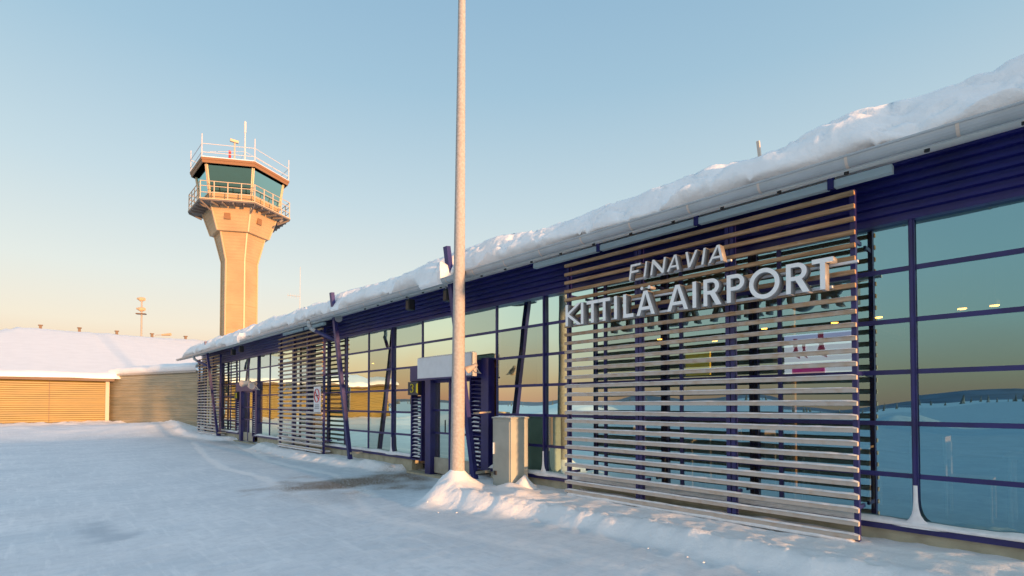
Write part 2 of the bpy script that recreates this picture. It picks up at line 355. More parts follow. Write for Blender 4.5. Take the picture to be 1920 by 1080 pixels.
# loose chunks of snow along the foot of the bank
cb = MB()
for i in range(45):
    y = random.uniform(.5, 8.5) if i < 22 else random.uniform(11, 22); x = edge(y) + random.gauss(-.02, .12)
    r = random.choice((.006,.008,.01,.014,.02)); z = gh(x, y)
    vv = []
    for t in range(7):
        pass
    k0 = len(cb.v); ring = [(0,0,1),(0,0,-1)] + [(math.cos(a),math.sin(a),0) for a in (0,1.05,2.1,3.14,4.2,5.2)]
    for (a,b_,c_) in ring: j = random.uniform(.7,1.25); cb.v.append((x+a*r*j, y+b_*r*j, z+c_*r*.6*j+r*.1))
    for q in range(6): cb.f += [(k0, k0+2+q, k0+2+(q+1)%6), (k0+1, k0+2+(q+1)%6, k0+2+q)]
tag(cb.build('snow_crumbs', M['snow_fine'], None, (5,5,0), smooth=True), 'small loose lumps of snow along the foot of the snow bank', 'snow', None, 'stuff')

# distant hills
hb = MB()
def ridge(r, a0, a1, hf, n=160, depth=600):
    A, B, D_ = [], [], []
    for i in range(n+1):
        a = a0+(a1-a0)*i/n; h = hf(a); A.append((r*math.sin(a), r*math.cos(a), -3)); B.append(((r+depth)*math.sin(a), (r+depth)*math.cos(a), h)); D_.append(((r+2*depth)*math.sin(a), (r+2*depth)*math.cos(a), -3))
    hb.grid([A, B, D_])
ridge(2300, R(225), R(350), lambda a: 14 + 34*math.exp(-((a-R(275))/.10)**2) + 10*math.exp(-((a-R(305))/.2)**2) + 7*nz(a,0,0,14,4))
tag(hb.build('hills', M['hill'], smooth=True), 'low wooded hills on the horizon across the lot', None, None, 'structure')
# spruces across the lot (seen in the glass)
fb = MB()
for i in range(260):
    a = R(random.uniform(228, 350)); d = random.uniform(330, 620); h = random.uniform(2.0, 5.5)*(1+.5*nz(a,0,0,9,2)); x, y = d*math.sin(a), d*math.cos(a)
    for k in range(4): fb.lathe((x,y,h*k*.2), [(h*.2*(1-k*.2),0),(.02,h*.4)], 7)
tag(fb.build('spruce_forest', M['spruce'], None, (0,0,0)), 'far snowy spruce forest on the other side of the lot', 'forest', None, 'stuff')

# ------------------------------------------------------------------ terminal building
T = thing('terminal_building', 'long single storey blue terminal with glass front and thick snow on its roof', 'building', (XG, 14, 0))
Y0B, Y1B = YM[0]-.0, YEND
def corr(mb, x, z0, z1, y0, y1, pitch=.085, amp=.022):
    prof = []; z = z0
    while z < z1-1e-6:
        for (dz, dx) in ((0,0),(.40,0),(.52,-amp),(.88,-amp)):
            zz = z+dz*pitch
            if zz < z1: prof.append((x+dx, zz))
        z += pitch
    prof.append((x, z1)); mb.extrude(prof, y0, y1); return mb
corr(MB(), 6.60, 3.53, 4.13, Y0B, Y1B, .098, .045).build('fascia_cladding', M['blue_metal'], T)
b = MB(); b.box(6.57,6.72, Y0B, Y1B, 3.485,3.53); b.build('head_rail', M['blue'], T)
b = MB()
for (a, c) in ((Y0B, 7.75), (10.6, 21.86), (24.35, Y1B)): b.box(6.6,6.9, a, c, -.1, .30)
b.build('plinth', M['plinth'], T)
sill = MB()
for (a, c) in ((Y0B, 7.75), (10.6, 21.86), (24.35, Y1B)): sill.box(6.55,6.72, a, c, .30,.36)
so = sill.build('sill', M['blue'], T)
def snow_strip(mb, x0, x1, y0, y1, zf, h, step=.06, sc=2., drop=.02):
    n = max(2, int((y1-y0)/step)); rows = []
    for i in range(n+1):
        y = y0+(y1-y0)*i/n; e = .012*nz(y,x0,zf,sc*2.5,3); hh = h*(1+.45*nz(y,x0,zf,sc,3))
        if i in (0,n): hh *= .25
        rows.append([(x0+.004, y, zf), (x0-.012+e, y, zf+hh*.35-drop*.2), (x0+.02+e, y, zf+hh*.85), (x0+(x1-x0)*.5, y, zf+hh*1.08), (x1, y, zf+hh*1.15)])
    mb.grid(rows); return mb
ss = MB()
for (a, c) in ((Y0B, 7.75), (10.6, 21.86), (24.35, Y1B)): snow_strip(ss, 6.53,6.64, a, c, .362, .05)
# drifts at the feet of the big posts
ss.build('sill_snow', M['snow_fine'], so, smooth=True)
ROWS = [.36, .86, 1.395, 1.93, 2.465, 3.0, 3.485]
ENT = [(7.75, 10.35), (21.8, 24.4)]
for k, (a, c) in enumerate(zip(YM, YM[1:])):
    if a > YEND-.5: break
    c = min(c, YEND); mid = (a+c)/2
    r0 = 4 if any(e0-.05 < mid < e1+.05 for e0, e1 in ENT) else 0
    big = (k % 4 == 0)
    f = MB(); p = MB(); w = .022
    z0 = ROWS[r0]
    f.box(6.63,6.72, a, a+w, z0, 3.485); f.box(6.63,6.72, c-w, c, z0, 3.485)
    for j, z in enumerate(ROWS[r0:]):
        if z == ROWS[-1]: continue
        h0 = z if j == 0 else z-.024
        f.box(6.635,6.715, a+w, c-w, h0, z+.024)
    fr = f.build('window', M['blue'], T)
    for z, z2 in zip(ROWS[r0:], ROWS[r0+1:]):
        i = len(p.v); t1_, t2_ = random.gauss(0,.0012), random.gauss(0,.0012); p.v += [(XG+t1_,a+w,z),(XG-t1_,c-w,z),(XG-t1_+t2_,c-w,z2),(XG+t1_+t2_,a+w,z2)]; p.f.append((i,i+1,i+2,i+3))
    p.build('pane', M['glass'], fr)
for i, k in enumerate(range(0, 28, 4)):
    y = YM[k]
    if y < YEND:
        b = MB().box(6.605,6.63, y-.026, y+.026, .36 if not any(e0<y<e1 for e0,e1 in ENT) else 2.47, 3.50); b.box(6.585,6.605, y-.012, y+.012, .36, 3.5)
        po = b.build('facade_post', M['blue'], T)
        d = MB(); rows = []
        for j in range(9):
            t = j/8; zz = .355+.42*t**1.7; r = (.16+.05*nz(y,j,0,1,2))*(1-t)**3.6+.012; rows.append([(6.58-r*.45*math.sin(q*math.pi/6), y - r*1.3*math.cos(q*math.pi/6)*(1.3 if q<3 else 1), zz) for q in range(7)])
        d.grid(rows); d.build('drift', M['snow_fine'], po, smooth=True)
# inside of the building
b = MB().box(6.8,17, Y0B-6, Y1B, .2,.3); b.build('inner_floor', M['int_floor'], T)
b = MB().box(6.74,17, Y0B-6, Y1B, 3.62,3.7); b.build('inner_ceiling', M['ceil'], T)
b = MB().box(17,17.2, Y0B-6, Y1B, .3,3.62); b.build('inner_wall', M['int_wall'], T)
b = MB().box(6.74,17, Y1B-.25, Y1B-.02, .3,3.62); b.build('end_wall', M['int_wall'], T)
for k in range(-1, 6):
    MB().box(8.6,8.85, 3.0+5.2*k,3.25+5.2*k, .3,3.62).build('inner_column', M['int_col'], T)
    MB().box(8.6,16.9, 3.05+5.2*k,3.2+5.2*k, 3.3,3.61).build('ceiling_beam', M['int_col'], T)
# eave, gutter, roof
b = MB(); b.extrude([(XE+.10,3.79),(6.6,4.115),(6.6,4.16),(XE+.10,3.86)], Y0B, Y1B, True); sf = b.build('soffit', M['soffit'], T)
y = .25
while y < 12:
    MB().tube((5.80,y,3.862),(5.80,y,3.83),.022,.022,10).build('soffit_bolt', M['dark'], sf); y += .62
g = MB(); prof = []
for i in range(11):
    t = math.pi*(i/10); prof.append((XE-.075*math.cos(t)*-1*-1, ZE+.0-.08*math.sin(t)))
prof += [(XE+.068,ZE),(XE+.06,ZE-.0)] 
for i in range(10,-1,-1):
    t = math.pi*(i/10); prof.append((XE-.062*math.cos(t), ZE+.004-.068*math.sin(t)))
g.extrude(prof, Y0B, YP(590,XE)+.2, True); g.extrude(prof, YP(590,XE)+.45, Y1B, True)
for y in (Y0B, ):
    g.tube((XE-.075,y,ZE+.005),(XE-.075,YP(590,XE)+.2,ZE+.005),.012,.012,8)
gu = g.build('gutter', M['gutter'], T, smooth=False)
y = .62
while y < 30:
    pr = [(XE-.079*math.cos(math.pi*i/10), ZE-.084*math.sin(math.pi*i/10)) for i in range(11)]
    MB().extrude(pr, y-.012, y+.012).build('gutter_bracket', M['copper'], gu); y += .78
# roof deck edge and roof
b = MB(); b.extrude([(XE+.05,3.90),(6.6,4.23),(13,5.56),(13,5.5),(6.6,4.17),(XE+.05,3.87)], Y0B, Y1B, True)
b.extrude([(13,5.56),(20.5,3.86),(20.5,3.8),(13,5.5)], Y0B, Y1B, True); rf = b.build('roof', M['under'], T)
# snow on the roof: swept profile with lumps and overhangs
CH1 = (7.72, 8.75); CH2 = (20.0, 22.7)
rows = []; yl = lines([(Y0B,0,.25),(0,9,.045),(9,16,.07),(16,Y1B,.11)])
def bulge(y):
    v = 0
    for (a, c) in (CH1, CH2):
        if a <= y <= c+.5: v = max(v, smooth(a-.01, a+.06, y)*(1-smooth(a+.5*(c-a), c+.4, y)))
    return v
for y in yl:
    row = []
    fo = .09*nz(y,0,0,.7,4)+.17; bl = bulge(y); fo2 = fo*(1-bl) - .15*bl
    th = 1 + .18*nz(y,0,4,.45,3)
    base = [(.10,0.0),(.04,.05),(.02,.11),(.06,.19),(.15,.29),(.27,.38),(.40,.46),(.58,.55),(.85,.64),(1.2,.73),(1.8,.84),(2.6,1.0),(4,1.3),(7.5,2.05)]
    # along-run folds in the slumped pack
    NB = 46
    for q_ in range(NB):
        i = q_*13/(NB-1)*(.82 if q_ < NB-1 else 1); i0 = min(12, int(i)); fr_ = i-i0
        P0, P1, P2, P3 = base[max(0,i0-1)], base[i0], base[i0+1], base[min(13,i0+2)]
        cr_ = lambda k: .5*((2*P1[k]) + (P2[k]-P0[k])*fr_ + (2*P0[k]-5*P1[k]+4*P2[k]-P3[k])*fr_**2 + (3*P1[k]-P0[k]-3*P2[k]+P3[k])*fr_**3)
        dx, dz = cr_(0), cr_(1)
        w = max(0, 1-i/9)
        x = XE + dx + fo2*w; z = ZE + .03 + fo2*w*.2*(1-bl) + dz*(th if i < 9 else 1+(th-1)*.3)
        n1 = nz(x, y, z, 1.1, 3); n2 = nz(x+9, y, z, 3.8, 4); fold = abs(nz(x*1.6+.35*y, y*.55, 3, 1.2, 2))
        k = smooth(0, 2.5, i)*smooth(13, 8, i)
        x += -.03*n2*k*w; z += k*(.045*n1 + .016*n2 + .03)
        # slumped folds that run slantwise along the eave: creases with a sharp lip
        u_ = x*1.9 + y*.33 + .45*nz(x,y,1,.9,3); ph = u_ % 1; z += k*.20*(smooth(0,.82,ph)*(1-smooth(.86,1,ph))-.5)*(.45+.9*abs(nz(x,y,8,.7,2)))
        cr2 = abs(nz(x*1.5,y,5,2.1,3)); z -= k*.06*smooth(.12,0,cr2)
        if bl > 0:
            z -= bl*(.13 if i < 3 else .05*max(0,1-i/8)); x -= bl*.05*w
        row.append((x, y, z))
    rows.append(row)
b = MB(); b.grid(rows)
for ri in (0, len(rows)-1): b.f.append(tuple(range(ri*46, ri*46+46)))
b.build('roof_snow', M['roof_snow'], rf, smooth=True, fixn=False)
# far slope snow
b = MB(); b.grid([[(13,y,5.9),(20.6,y,4.3),(20.6,y,3.9)] for y in (Y0B,Y1B)]); b.build('roof_snow', M['roof_snow'], rf, smooth=True)
# struts
def strut(pxb, ytop=4.47, xt=5.56):
    y = YP(pxb, 6.23)
    s = MB(); s.beam((6.25,y,.0),(xt,y,ytop),.09,.11,(0,1,0)); st = s.build('support_strut', M['blue'], T)
    s = MB(); s.beam((6.2,y-.05,.62 if False else .30),(6.6,y-.05,.30),.04,.05); s.build('strut_bracket', M['tan'], st)
    return y
ys1 = strut(657, 4.47, 5.70); ys2 = strut(891); ys3 = strut(409, 4.36, 5.70)
MB().beam((6.2,ys2,1.42),(6.6,ys2-.02,1.44),.03,.03).build('stay_bar', M['rail'], T)
# roof beam tip poking through the snow further along the eave
y = at(1425,300,X=6.0).y
MB().beam((6.1,y,4.0),(5.95,y,4.54),.03,.03,(0,1,0)).build('beam_tip', M['copper'], T)
# downpipes that dive back from the gutter end to the strut
def downpipe(y0, ys):
    p = MB(); pts = [(XE,y0,ZE-.02),(XE,y0,ZE-.12),(XE+.03,y0-.05,ZE-.22),(XE+.12,y0-.16,ZE-.30)]
    p.path(pts,.055,10); e = p.build('downpipe', M['gutter'], T, smooth=True)
    q = MB(); q.path([pts[-1],(5.95,ys+.08,3.22)],.05,10); q.build('lower_pipe', M['blue'], e, smooth=True)
downpipe(YP(578,XE), ys1); downpipe(YP(362,XE), ys3)

# entrances (parts of the building)
def entrance(dy, first):
    def B(x0,x1,a,c,z0,z1): return MB().box(x0,x1,a+dy,c+dy,z0,z1)
    # louvre panels
    for (a, c, zt) in ((10.14,10.6,2.12),(7.98,8.38,2.118)):
        f = MB(); f.box(6.56,6.7, a+dy, a+.03+dy, .30, zt); f.box(6.56,6.7, c-.03+dy, c+dy, .30, zt); f.box(6.66,6.69, a+.03+dy, c-.03+dy, .30, zt); f.box(6.56,6.66,a+.03+dy,c-.03+dy,.30,.33)
        lv = f.build('louvre_panel', M['blue'], T); s = MB(); sn = MB(); z = .36
        while z < zt-.04:
            s.poly([(6.655,a+.03+dy,z+.06),(6.655,c-.03+dy,z+.06),(6.575,c-.03+dy,z+.012),(6.575,a+.03+dy,z+.012)]); s.poly([(6.575,a+.03+dy,z),(6.575,c-.03+dy,z),(6.575,c-.03+dy,z+.012),(6.575,a+.03+dy,z+.012)])
            if z < 1.7 and random.random() < .92:
                k = 1 if z < 1.3 else .5
                q0 = a+.05+dy+random.uniform(0,.08); q1 = c-.04+dy-random.uniform(0,.04)
                sn = MB(); snow_strip(sn, 6.572, 6.64, q0, q1, z+.014, .024*k, .04, 5); sn.build('blade_snow', M['snow_fine'], lv, smooth=True)
            z += .085
        s.build('louvre_blades', M['blue'], lv)
    B(6.50,6.7, YP(807,6.5),YP(797,6.5), .02,2.12).build('door_post', M['blue'], T); B(6.57,6.7, 9.8,YP(807,6.5)-.002, .02,2.12).build('door_jamb', M['blue'], T)
    B(6.54,6.7, 7.76,7.975, .30,2.5).build('pilaster', M['blue'], T)
    B(6.54,6.72, 7.98,10.6, 2.12,2.47).build('entrance_header', M['blue'], T)
    # door leaves
    for (a, c) in ((8.38,9.08),(9.1,9.8)):
        f = MB(); f.box(6.6,6.66,a+dy,a+.05+dy,.08,2.12); f.box(6.6,6.66,c-.05+dy,c+dy,.08,2.12)
        for z in (.96,1.46): f.box(6.6,6.66,a+.05+dy,c-.05+dy,z-.02,z+.02)
        f.box(6.6,6.66,a+.05+dy,c-.05+dy,2.06,2.12)
        dr = f.build('door', M['blue'], T)
        MB().box(6.605,6.655,a+.05+dy,c-.05+dy,.08,.42).build('kick_plate', M['tan'], dr)
        p = MB(); p.poly([(6.63,a+.05+dy,.42),(6.63,c-.05+dy,.42),(6.63,c-.05+dy,2.06),(6.63,a+.05+dy,2.06)]); p.build('pane', M['glass'], dr)
        MB().box(6.54,6.56,(a+.09 if a > 9 else c-.1)+dy,(a+.11 if a > 9 else c-.08)+dy,.98,1.25).build('handle', M['dark'], dr)
    MB().box(6.45,6.9,7.75+dy,10.6+dy,-.1,.045).build('threshold', M['plinth'], T)
entrance(0, True)
DY2 = YP(487)-7.75
entrance(DY2, False)
# number sign with a 3
def sign3(y0, y1, label, dy=0):
    t = thing('number_sign', label, 'sign', (6.5, (y0+y1)/2, 1.9))
    MB().box(6.46,6.56,y0,y1,1.80,2.10).build('sign_box', M['ink'], t)
    # the figure as a ribbon of segments (front face looks toward -X, so text runs toward -Y)
    yc = (y0+y1)/2+.03; pts = []
    for i in range(9): a = R(150-255*i/8); pts.append((yc-.055*math.cos(a), 2.005+.042*math.sin(a)))
    for i in range(10): a = R(100-260*i/9); pts.append((yc-.06*math.cos(a), 1.912+.052*math.sin(a)))
    m = MB()
    for j, ((ya, za), (yb, zb)) in enumerate(zip(pts, pts[1:])):
        m.beam((6.452,ya,za),(6.452,yb,zb),.012-.00001*j,.024,(1,0,0))
    m.build('figure', M['yellow'], t)
    MB().box(6.445,6.458,y0+.03,y0+.055,1.86,2.04).build('arrow_bar', M['yellow'], t)
    MB().box(6.445,6.4585,y0-.0,y0+.028,1.84,2.06).build('edge_strip', M['yellow'], t)
sign3(10.14, 10.56, 'small dark blue sign with a yellow 3 left of the near door')
sign3(10.14+DY2, 10.50+DY2, 'small dark number sign left of the far door', DY2)
# white lightbox
t = thing('blank_sign_box', 'blank frosted white sign box over the near entrance door', 'sign', (6.35, 9.2, 2.1))
ya, yb = YP(885,6.30), YP(783,6.30)
MB().box(6.30,6.42, ya, yb, 2.14, 2.60).build('box_body', M['bracket'], t)
MB().box(6.285,6.30, ya+.01, yb-.01, 2.15, 2.59).build('front_panel', M['white'], t)
MB().box(6.27,6.285, ya+.001, yb-.001, 2.118, 2.15).build('bottom_trim', M['blue'], t)
s = MB(); snow_strip(s, 6.30,6.42, ya, yb, 2.602,.02); s.build('snow_cap', M['snow_fine'], t, smooth=True)
# spotlights on the entrance
def spot(p, label, tgt=(-.35,.6,-.35), s=1.):
    t = thing('floodlight', label, 'floodlight', tuple(p)); p = Vector(p); d = Vector(tgt).normalized()
    m = MB(); m.tube(p-d*.10*s, p+d*.02*s, .035*s, .05*s, 14); m.tube(p+d*.02*s, p+d*.12*s, .05*s, .075*s, 14); m.build('housing', M['copper'], t, smooth=False)
    MB().tube(p+d*.1205*s, p+d*.125*s, .066*s, .066*s, 14).build('lens', M['grey'], t)
    m = MB(); m.path([p-d*.02+Vector((0,-.07*s,0)), p+Vector((.1,-.07*s,-.09*s)), p+Vector((.2,0,-.11*s)), p+Vector((.1,.07*s,-.09*s)), p-d*.02+Vector((0,.07*s,0))], .008*s, 6); m.build('yoke', M['bracket'], t)
spot(at(886,688,X=6.12), 'tan spotlight beside the white sign box over the near door')
spot(at(476,721,X=6.0), 'right of two small spotlights over the far door', (-.4,-.5,-.2), 1.7)
spot(at(462,718,X=5.9), 'left of two small spotlights over the far door', (-.5,.7,-.1), 1.7)
# speakers / black lamps under the eave
def eave_box(px, py, X, label):
    p = at(px, py, X=X); t = thing('eave_lamp', label, 'lamp', tuple(p), 'black lamps hung under the eave')
    MB().box(p.x-.09,p.x+.07,p.y-.075,p.y+.075,p.z-.13,p.z+.11).build('housing', M['dark'], t, bevel=.025)
    MB().box(p.x-.094,p.x-.088,p.y-.05,p.y+.05,p.z-.1,p.z+.07).build('grille', M['brown'], t)
    MB().box(p.x-.02,p.x+.01,p.y+.076,p.y+.09,p.z-.09,p.z+.2).build('bracket', M['bracket'], t)
eave_box(770, 571, 6.1, 'black lamp on a white bracket under the eave left of the tall pole')
eave_box(841, 553, 6.1, 'black lamp under the eave half hidden behind the tall pole')
eave_box(438, 660, 6.1, 'left of two black lamps under the eave near the far door')
eave_box(453, 654, 6.1, 'right of two black lamps under the eave near the far door')
p = at(633,598,X=5.85); t = thing('eave_speaker', 'grey round loudspeaker under the eave beside the leaning blue strut', 'loudspeaker', tuple(p))
MB().tube(p+Vector((0,.1,0)),p+Vector((-.02,-.1,0)),.03,.1,14).build('horn', M['grey'], t); MB().beam(p,p+Vector((0,0,.2)),.02,.02,(0,1,0)).build('bracket', M['bracket'], t)

# ------------------------------------------------------------------ sun screens
def screen(y0, y1, label, nb=3, nsl=27, dirty=True):
    XS = 6.28; t = thing('slatted_screen', label, 'sun screen', (XS, (y0+y1)/2, 0), 'slatted timber screens in front of the glass')
    ztop, dz = 3.79, (3.79-.23)/26
    for i in range(nb+1):
        y = y0+(y1-y0)*i/nb
        w = .045 if i in (0,nb) else .05
        if i in (0,nb): p = MB().box(XS+.0,XS+.07,y-w/2,y+w/2,.10,3.84)
        else: p = MB().box(XS+.0,XS+.07,y-w-.005,y-.006,.10,3.84).box(XS+.0,XS+.07,y+.006,y+w+.005,.10,3.84)
        po = p.build('post', M['blue'], t)
        for z in (.5,1.9,3.3): MB().box(XS+.07,6.57,y-.012,y+.012,z,z+.04).build('stand_off', M['blue'], po)
    for k in range(nsl):
        z = ztop-dz*k
        s = MB(); jit = random.uniform(-.004,.004)
        s.box(XS-.05,XS-.003,y0-.03,y1+.03,z-.024+jit,z+.022+jit)
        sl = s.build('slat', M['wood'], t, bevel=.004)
        if k > 7:
            q = MB(); h = .006+.010*smooth(7,18,k)
            n = 60; ys = y0-.028; ye = y1+.028
            snow_strip(q, XS-.047, XS-.006, ys, ye, z+.0215+jit, h*.85, .05, 3.)
            q.build('snow_cap', M['snow_fine'], sl, smooth=True)
    # pale ledge of snow caught at the foot
    q = MB(); snow_strip(q, XS-.055, XS+.25, y0, y1, .17, .05, .05, 2.); q.build('foot_snow', M['snow_fine'], t, smooth=True)
    return t
S1 = (YP(1603,6.28), YP(1065,6.28)); screen(*S1, 'largest slatted timber screen, behind the airport name letters')
S2 = (YP(605,6.28), YP(524,6.28)); screen(*S2, 'middle slatted screen with the no smoking sign fixed on it')
S3 = (YP(411,6.28), YP(372,6.28)); screen(*S3, 'farthest slatted screen at the far corner of the terminal')
# cable channel over the big screen and over the middle one
def channel(y0, y1, label, cuts):
    t = thing('cable_channel', label, 'cable channel', (6.2, (y0+y1)/2, 3.9)); ys = [y0]+cuts+[y1]
    for a, c in zip(ys, ys[1:]):
        MB().box(6.17,6.25,a+.03,c-.03,3.87,3.95).build('channel_section', M['tray'], t)
    for a in cuts: MB().box(6.16,6.20,a-.03,a+.03,3.86,4.1).build('hanger', M['blue'], t)
    return t
channel(YP(1688,6.2), YP(1000,6.2), 'pale metal channel hung above the largest slatted screen', [YP(1565,6.2), YP(1310,6.2), YP(1125,6.2)])
channel(YP(608,6.2), YP(530,6.2), 'pale metal channel hung above the middle slatted screen', [YP(570,6.2)])
# no smoking sign
p0, p1 = at(601,727,X=6.19), at(588,773,X=6.19); zt, zb = 2.1, 1.36
t = thing('smoking_sign', 'white upright no smoking sign on the middle slatted screen', 'sign', (6.2, (p0.y+p1.y)/2, zb))
ya, yb = p0.y, p1.y; MB().box(6.19,6.205,ya,yb,zb,zt).build('board', M['white'], t)
yc = (ya+yb)/2; rr = .17; m = MB(); pts = [(yc+rr*math.cos(R(a)), zt-.26+rr*1.15*math.sin(R(a))) for a in range(0,361,15)]
for j, (a, c) in enumerate(zip(pts, pts[1:])): m.beam((6.184,a[0],a[1]),(6.184,c[0],c[1]),.006,.035,(1,0,0))
m.beam((6.182,yc+.12,zt-.14),(6.182,yc-.12,zt-.38),.006,.03,(1,0,0)); m.build('prohibition_ring', M['red'], t)
MB().box(6.180,6.189,yc-.1,yc+.1,zt-.275,zt-.245).build('cigarette', M['ink'], t)
m = MB()
for r_, z in enumerate((zb+.19,zb+.14,zb+.09)):
    y = yc-.15
    while y < yc+.13: w = random.uniform(.02,.05); m.box(6.184,6.19,y,y+w,z,z+.028); y += w+.012
m.build('small_print', M['grey'], t)

# ------------------------------------------------------------------ letters
def arc(cx, cy, rx, ry, a0, a1, n=14): return [(cx+rx*math.cos(R(a0+(a1-a0)*i/n)), cy+ry*math.sin(R(a0+(a1-a0)*i/n))) for i in range(n+1)]
def glyph(ch_, w, s):
    # outlines in a box w wide, 1 high, stroke s ; returns list of loops
    if ch_ == 'I': return [[(0,0),(w,0),(w,1),(0,1)]]
    if ch_ == 'L': return [[(0,0),(w,0),(w,s),(s,s),(s,1),(0,1)]]
    if ch_ == 'T': c = w/2; return [[(c-s/2,0),(c+s/2,0),(c+s/2,1-s),(w,1-s),(w,1),(0,1),(0,1-s),(c-s/2,1-s)]]
    if ch_ == 'F': return [[(0,0),(s,0),(s,.42),(w*.88,.42),(w*.88,.42+s),(s,.42+s),(s,1-s),(w,1-s),(w,1),(0,1)]]
    if ch_ == 'K': return [[(0,0),(s,0),(s,.44),(w-s*1.35,0),(w,0),(s*1.55,.53),(w-.02,1),(w-s*1.35,1),(s,.62),(s,1),(0,1)]]
    if ch_ == 'N': return [[(0,0),(s,0),(s,.72),(w-s,0),(w,0),(w,1),(w-s,1),(w-s,.28),(s,1),(0,1)]]
    if ch_ == 'V': c = w/2; return [[(c-s*.55,0),(c+s*.55,0),(w,1),(w-s*1.1,1),(c,.25),(s*1.1,1),(0,1)]]
    if ch_ in 'AÄ':
        c = w/2; k = s*1.08; g = lambda y: (c-s*.55)*y      # inner left slope
        outer = [(0,0),(k,0),(k+(c-s*.1-k)*.26,.22),(w-(k+(c-s*.1-k)*.26),.22),(w-k,0),(w,0),(c+s*.62,1),(c-s*.62,1)]
        y0 = .22+s*.85; x0 = k+(c-s*.05-k)*(y0/.86); hole = [(x0,y0),(w-x0,y0),(c,.86 if s<.2 else .8)]
        L = [outer, hole]
        if ch_ == 'Ä': L += [arc(c-.17,1.12,.07,.07,0,345,12), arc(c+.17,1.12,.07,.07,0,345,12)]
        return L
    if ch_ == 'O': return [arc(w/2,.5,w/2,.53,0,354,40), arc(w/2,.5,w/2-s,.53-s,0,354,40)]
    if ch_ in 'PR':
        yb_ = .42; ry = (1-yb_)/2; cy = 1-ry; rx = ry; xr = w-(.0 if ch_ == 'P' else .06)
        outer = [(0,0),(s,0),(s,yb_)]
        if ch_ == 'R': outer = [(0,0),(s,0),(s,yb_),(xr-rx-s*.35,yb_),(w-s*1.2,0),(w+.02,0),(xr-rx+s*.95,yb_+.03)] + arc(xr-rx,cy,rx,ry,-62,90)
        else: outer += [(xr-rx,yb_)] + arc(xr-rx,cy,rx,ry,-90,90)[1:]
        outer += [(0,1)]
        hole = [(s,yb_+s*.9)] + [(xr-rx,yb_+s*.9)] + arc(xr-rx,cy,rx-s,ry-s*.9,-90,90)[1:] + [(s,1-s*.9)]
        return [outer, hole]
def letters(txt, spans, X, Z, H, depth, s, name, label, slant=0):
    t = thing(name, label, 'sign', (X, YP(spans[0][0], X), Z))
    for c, (pa, pb) in zip(txt, spans):
        zz = Z+H/2-CH
        ya, yb = at(pa, 0 or HOR, X=X).y, at(pb, HOR, X=X).y
        # correct for the slight pitch: solve at letter height
        dcor = lambda px: (lambda f_: f_)(solveY(px, X, Z+H/2))
        ya, yb = dcor(pa), dcor(pb); W = (ya-yb)/H
        cu = bpy.data.curves.new('letter', 'CURVE'); cu.dimensions = '2D'; cu.fill_mode = 'BOTH'; cu.extrude = depth/2; cu.bevel_depth = 0
        for lp in glyph(c, W if c != 'I' else s, s):
            sp = cu.splines.new('POLY'); sp.points.add(len(lp)-1); sp.use_cyclic_u = True
            for q, (gx_, gy_) in zip(sp.points, lp): q.co = ((gx_ + slant*gy_)*H, gy_*H, 0, 1)
        ob = bpy.data.objects.new('tmp', cu); C.objects.link(ob)
        dg = bpy.context.evaluated_depsgraph_get(); me = bpy.data.meshes.new_from_object(ob.evaluated_get(dg)); bpy.data.objects.remove(ob)
        off = ya - (W*0 if c != 'I' else (ya-yb-s*H)/2)
        bm = bmesh.new(); bm.from_mesh(me); bmesh.ops.remove_doubles(bm, verts=bm.verts, dist=1e-5)
        for v in bm.verts:
            x, y, z = v.co; v.co = (-z + depth/2, off - x - t['_o'][1], y)
        bmesh.ops.recalc_face_normals(bm, faces=bm.faces)
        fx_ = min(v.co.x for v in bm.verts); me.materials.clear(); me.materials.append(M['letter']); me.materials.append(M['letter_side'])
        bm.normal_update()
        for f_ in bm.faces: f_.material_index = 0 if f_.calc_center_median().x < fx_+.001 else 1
        bm.to_mesh(me); bm.free()
        o = bpy.data.objects.new('letter', me); C.objects.link(o); o.parent = t; o['_o'] = t['_o']; o['label'] = 'letter '+c
    return t
def solveY(px, X, Z):
    # Y on plane X at height Z that projects to column px
    lo, hi = -5, 60
    for _ in range(50):
        m_ = (lo+hi)/2; q = proj(X, m_, Z)
        if q > px: lo = m_
        else: hi = m_
    return m_
def proj(X, Y, Z):
    zc = X*sh+Y*ch; xr = X*ch-Y*sh; h = Z-CH; dep = zc*math.cos(PITCH)+h*math.sin(PITCH); return CX + F*xr/dep
z5 = lambda a: 1000+.3889*a
XL = 6.02
LS = [(155,230),(226,244),(257,312),(313,370),(386,406),(433,482),(497,585),(645,745),(765,787),(820,903),(932,1017),(1040,1187),(1218,1328),(1343,1447)]
t1 = letters('KITTILÄAIRPORT', [(z5(a),z5(b_)) for a,b_ in LS], XL, 2.785, .325, .13, .15, 'airport_name_sign', 'large pale raised letters reading KITTILÄ AIRPORT on the slatted screen')
LF = [(460,508),(525,545),(563,628),(643,703),(722,780),(803,825),(843,915)]
t2 = letters('FINAVIA', [(z5(a),z5(b_)) for a,b_ in LF], XL, 3.30, .20, .11, .14, 'operator_name_sign', 'smaller slanted pale letters reading FINAVIA above the airport name', .16)
for zz, tt, a, c in ((2.83,t1,1062,1560),(3.055,t1,1075,1608),(3.33,t2,1180,1370)):
    MB().box(XL+.15,XL+.19,solveY(c,XL+.15,zz),solveY(a,XL+.15,zz),zz-.012,zz+.012).build('mounting_rail', M['white'], tt)
    k = MB()
    for px in range(a+30, c-20, 90):
        y = solveY(px,XL+.15,zz); k.box(XL+.19,6.229,y-.01,y+.01,zz-.01,zz+.01)
    k.build('rail_bracket', M['bracket'], tt)

